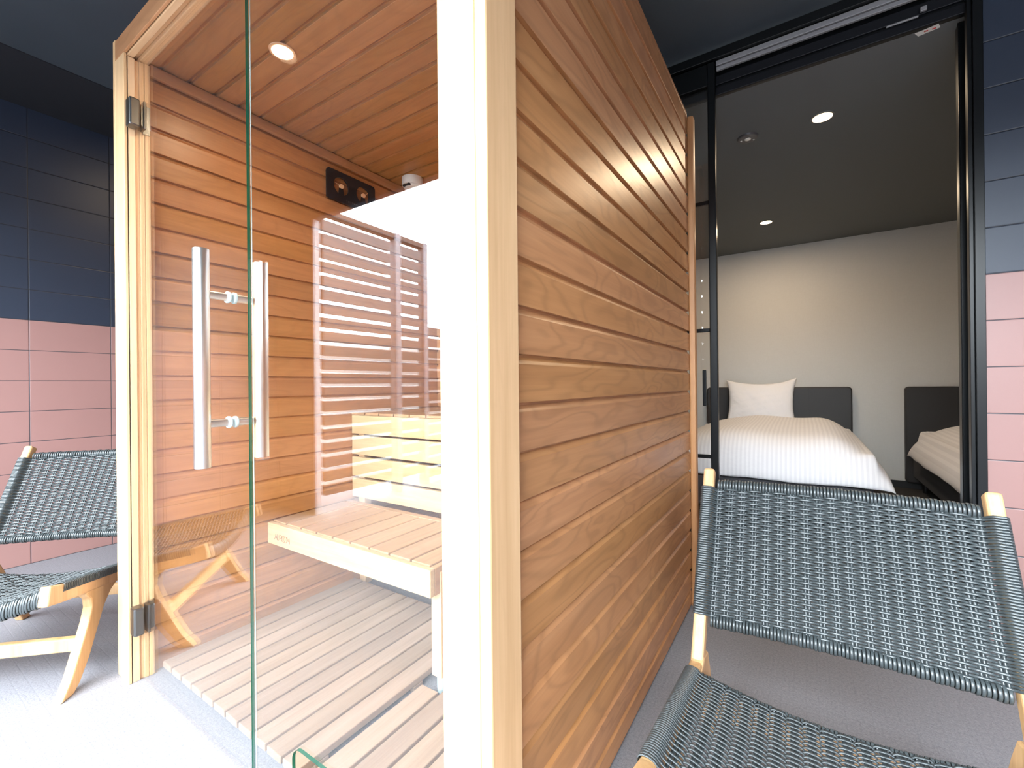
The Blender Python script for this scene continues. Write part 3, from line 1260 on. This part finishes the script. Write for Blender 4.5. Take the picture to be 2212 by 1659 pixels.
    def barwrap(surf, v, r, name, x_in=.026, r2=None, hc=-.006):
        """rings of strand wrapped round a cross bar lying at length v"""
        m = MB()
        npitch = .0074
        n = int(2 * (W2 - x_in) / npitch)
        for i in range(n + 1):
            x = -(W2 - x_in) + 2 * (W2 - x_in) * i / n
            c = surf(x, v, hc)
            e1 = (surf(x, v + .002, hc) - c).normalized()
            e2 = (surf(x, v, hc + .01) - c).normalized()
            rr = r * (1.0 + (.07 if (i // 2) % 2 else -.03))
            path, nn, bb = [], [], []
            for q in range(14):
                tq = 2 * pi * q / 14
                d = e1 * cos(tq) * .95 + e2 * sin(tq)
                path.append(c + (e1 * cos(tq) * rr + e2 * sin(tq) * rr * (r2 or r) / r))
                nn.append(d)
                bb.append(Vector((1, 0, 0)))
            sect = [(-.0012, -.0035), (.0008, -.0024), (.0008, .0024), (-.0012, .0035)]
            m.sweep(path, sect, nn, bb, closed=True)
        return m.build(name, m_rattan, t, smooth=True)
    barwrap(sback, LB - .036, .0155, 'top_rail_wrap')
    barwrap(sback, -.002, .0150, 'bottom_rail_wrap')
    # ------------- woven seat
    S0, S1 = Vector((0, -.022, rail_top(-.022) + .004)), Vector((0, .392, rail_top(.392) + .002))
    sd = (S1 - S0).normalized()
    snm = Vector((0, -sd.z, sd.y))
    if snm.z < 0:
        snm = -snm
    LS = (S1 - S0).length

    def sseat(x, v, h):
        u = min(1, abs(x) / W2)
        k = 1 - u * u
        dip = .008 * sin(pi * min(1, max(0, v / LS)))
        p = S0 + sd * v
        sg_ = .062 - (.062 - SAGS) * min(1, max(0, v / LS)) ** .8
        return Vector((x, p.y, p.z - sg_ * k - dip * k)) + snm * (h - .006)
    m = weave(sseat, .012, LS - .004, 56, 'woven_seat', AMP=.0032, lift=.0085, rc=-.0065, rh=.015)
    m.build('woven_seat', m_rattan, t, smooth=True, label='dark grey woven wicker seat')
    barwrap(sseat, .004, .0125, 'front_rail_wrap', x_in=.018, r2=.026, hc=-.020)
    barwrap(sseat, LS + .003, .0075, 'rear_edge_wrap', x_in=.020)
    return t


def copy_tree(o, parent=None):
    c = o.copy()
    COL.objects.link(c)
    c.parent = parent
    for ch in list(o.children):
        copy_tree(ch, c)
    return c


chair = build_chair()
chair2 = copy_tree(chair)
for c, lab, (x, y, a) in ((chair, 'teak lounge chair with woven grey seat in front of the bedroom doorway', (.074, .749, radians(1.106))),
                          (chair2, 'teak lounge chair with woven grey seat by the left tiled wall', (-2.209, .196, radians(43.694)))):
    c.location = (x, y, 0)
    c.rotation_euler = (0, 0, a)
    meta(c, lab, 'lounge chair', 'woven lounge chairs')


# ================================================================ BEDS
def pillowshape(nx, ny, fx):
    """grid cushion: fx(u,v,side)->Vector, u,v in [-1,1]"""
    m = MB()
    idx = {}
    for side in (0, 1):
        for i in range(nx + 1):
            for j in range(ny + 1):
                edge = i in (0, nx) or j in (0, ny)
                key = (i, j, 0 if edge else side)
                if key in idx:
                    continue
                idx[key] = len(m.v)
                m.v.append(tuple(fx(-1 + 2 * i / nx, -1 + 2 * j / ny, side)))
    for side in (0, 1):
        for i in range(nx):
            for j in range(ny):
                q = []
                for a, b in ((i, j), (i + 1, j), (i + 1, j + 1), (i, j + 1)):
                    edge = a in (0, nx) or b in (0, ny)
                    q.append(idx[(a, b, 0 if edge else side)])
                m.f.append(tuple(q if side else q[::-1]))
                m.mi.append(0)
    return m


def wav(x, y, s=0.0):
    return (sin(3.1 * x + 1.7 * y + s) + .6 * sin(5.3 * y - 2.2 * x + 1.3 * s + .8) + .4 * sin(9.1 * x + 4.1 * y + 2.1 * s)) / 2


def bed(x0, x1, yf, lab, lab_d, seed, fullover):
    cx = (x0 + x1) / 2
    t = empty('bed', (cx, 4.4, 0), label=lab, cat='bed', group='beds side by side in the bedroom')
    off = Vector((cx, 4.4, 0))

    def b_(mb, name, mat, bevel=0, smooth=False, **kw):
        o = mb.build(name, mat, t, bevel, smooth=smooth, **kw)
        o.location = -off
        return o
    hb = MB()
    hb.extrude(rrect(x0 - .045, x1 + .045, .06, .945, .035, 6), 1, 5.405, 5.468)
    b_(hb, 'headboard', m_headb, .012)
    for q in (.25, .75):
        hs = MB()
        xx = x0 + (x1 - x0) * q
        hs.box(xx - .0015, xx + .0015, 5.4035, 5.4050, .07, .93)
        b_(hs, 'headboard_seam', m_skirting)
    mb = MB()
    mb.extrude(rrect(x0, x1, yf + .03, 5.40, .05, 6), 2, .125, .345)
    b_(mb, 'bed_base', m_bedbase, .012)
    mt = MB()
    mt.extrude(rrect(x0 + .065, x1 - .065, yf + .12, 5.39, .12, 8), 2, .346, .53)
    b_(mt, 'mattress', m_pillow, .03)
    for lx in (x0 + .07, x1 - .07):
        for ly in (yf + .12, 5.30):
            m = MB()
            m.tube((lx, ly, 0), (lx, ly, .124), .018, 16, r2=.026)
            b_(m, 'leg', m_skirting)
    # duvet
    w_ = (x1 - x0) / 2 + .095
    y0d, y1d = yf - .045, 5.06
    cy, hl = (y0d + y1d) / 2, (y1d - y0d) / 2
    w0 = (x1 - x0) / 2 + .012

    def f(u, v, side):
        u = math.copysign(abs(u) ** .8, u)
        v = math.copysign(abs(v) ** .9, v)
        x = cx + u * w_
        y = cy + v * hl
        eu = max(0, 1 - abs(u) ** 3.2)
        ev = max(0, 1 - abs(v) ** (10 if v < 0 else 14))
        e = (eu * ev) ** .55
        hump = .035 * math.exp(-((u - .62) / .20) ** 2) + .015 * math.exp(-((u + .15) / .3) ** 2)
        top = .350 + (.300 + hump + .016 * wav(x * 1.3, y * .9, seed)) * e + .025 * (v + 1) / 2 * e
        d = max(abs(x - cx) - w0, (yf + .022) - y)
        k = max(0, min(1, d / .02))
        bot = .5345 * (1 - k) + .362 * k
        if abs(u) >= .999 or abs(v) >= .999:
            zz = .350 + .014 * wav(x * 4, y * 4, seed + 1)
            if v > .99:
                zz += .23 * max(0, min(1, (w_ * .93 - abs(x - cx)) / .06))
            return Vector((x, y, .580 if v > .99 and abs(x - cx) < w0 + .01 else zz))
        if side:
            return Vector((x, y, max(top, bot + .022)))
        zb = min(bot, top - .01)
        return Vector((x, y, max(zb, .541) if abs(x - cx) < w0 - .03 and y > yf + .09 else zb))
    m = pillowshape(64, 72, f)
    dv = m.build('duvet', m_duvet, None, smooth=True, subsurf=1, label=lab_d, cat='duvet', group='white striped duvets')
    return t


bed(-.865, .355, 3.385, 'bed nearest the door with a white pillow standing against its charcoal headboard', 'white striped duvet on the bed straight behind the doorway', 0.0, 1)
bed(.83, 2.05, 3.385, 'second bed at the right, its charcoal headboard cut off by the frame', 'white striped duvet on the right bed, partly hidden by the black frame', 2.4, 0)


def pil(u, v, side):
    # standing pillow, width along x, height along its own up axis
    sgn = 1 if side else -1
    a = max(0, (1 - u * u) * (1 - v * v)) ** .42
    th = .085 * a
    cxn = 1 + .05 * (abs(u) ** 3) * (abs(v) ** 3) - .035 * (1 - v * v) * 0
    X = u * .315 * (1 - .07 * (1 - v * v) ** 1.0 * abs(u)) * cxn
    Zl = v * .243 * (1 - .17 * (1 - u * u)) * cxn
    if v > 0 and u > .6:
        Zl += .018 * v * (u - .6) / .4
    th += .005 * wav(u * 3, v * 4, 1.0) * a
    Yl = sgn * th
    tilt = radians(-14)
    y = Yl * cos(tilt) - Zl * sin(tilt)
    z = Yl * sin(tilt) + Zl * cos(tilt)
    return Vector((-.372 + X, 5.245 + y, .785 + z))


m = pillowshape(36, 28, pil)
m.build('pillow', m_pillow, None, smooth=True, subsurf=1, label='plump white pillow standing against the charcoal headboard', cat='pillow')

# ================================================================ OUTSIDE (reflected in the glass, plus an unseen light-blocking wall)
struct('wall_light_block', plain('grey_light_block', (0.16, 0.16, 0.17), .8), 2.32, 2.47, -3.4, YF - .15, 0, 2.75, 'unseen grey wall added beside the balcony to block light', 'wall')  # unseen wall, added to keep side light off the left tiles
lf = empty('louvre_fence', (-3.25, -1.6, 0), label='tall pale louvre fence beside the balcony, seen reflected in the sauna glass', cat='fence')
m = MB()
zz = .12
while zz < 2.36:
    for ya, yb in ((-1.00, -1.70), (-1.84, -2.10)):
        m.quadbox([(-3.285, yb, zz + .012), (-3.215, yb, zz), (-3.215, ya, zz), (-3.285, ya, zz + .012),
                   (-3.285, yb, zz + .095), (-3.215, yb, zz + .083), (-3.215, ya, zz + .083), (-3.285, ya, zz + .095)])
    zz += .1125
o = m.build('louvre_slats', m_louvre, lf)
o.location = -lf.location
for ya, yb, mt_ in ((-1.75, -1.82, m_louvrepost), (-2.12, -2.18, m_louvrepost)):
    m = MB()
    m.box(-3.29, -3.20, yb, ya, 0, 2.44)
    o = m.build('fence_post', mt_, lf, .004)
    o.location = -lf.location
m = MB()
zz = .05
while zz < 1.55:
    m.box(-3.27, -3.245, -3.06, -2.20, zz, zz + .088)
    zz += .1125
o = m.build('low_slats', m_louvre, lf)
o.location = -lf.location
m = MB()
m.box(-3.28, -3.21, -2.12, -1.00, 2.385, 2.435)
o = m.build('top_rail', m_brownpost, lf, .004)
o.location = -lf.location
bf = empty('balcony_railing', (0, -3.1, 0), label='slatted balcony railing across the outside edge', cat='railing')
m = MB()
z = .05
while z < 1.55:
    m.box(-3.3, XR, -3.12, -3.09, z, z + .085)
    z += .1125
o = m.build('railing_slats', m_louvre, bf)
o.location = -bf.location
for x in (-3.25, -1.85, -.45, .95, 2.35):
    m = MB()
    m.box(x - .03, x + .03, -3.16, -3.121, 0, 1.62)
    o = m.build('fence_post', m_brownpost, bf)
    o.location = -bf.location
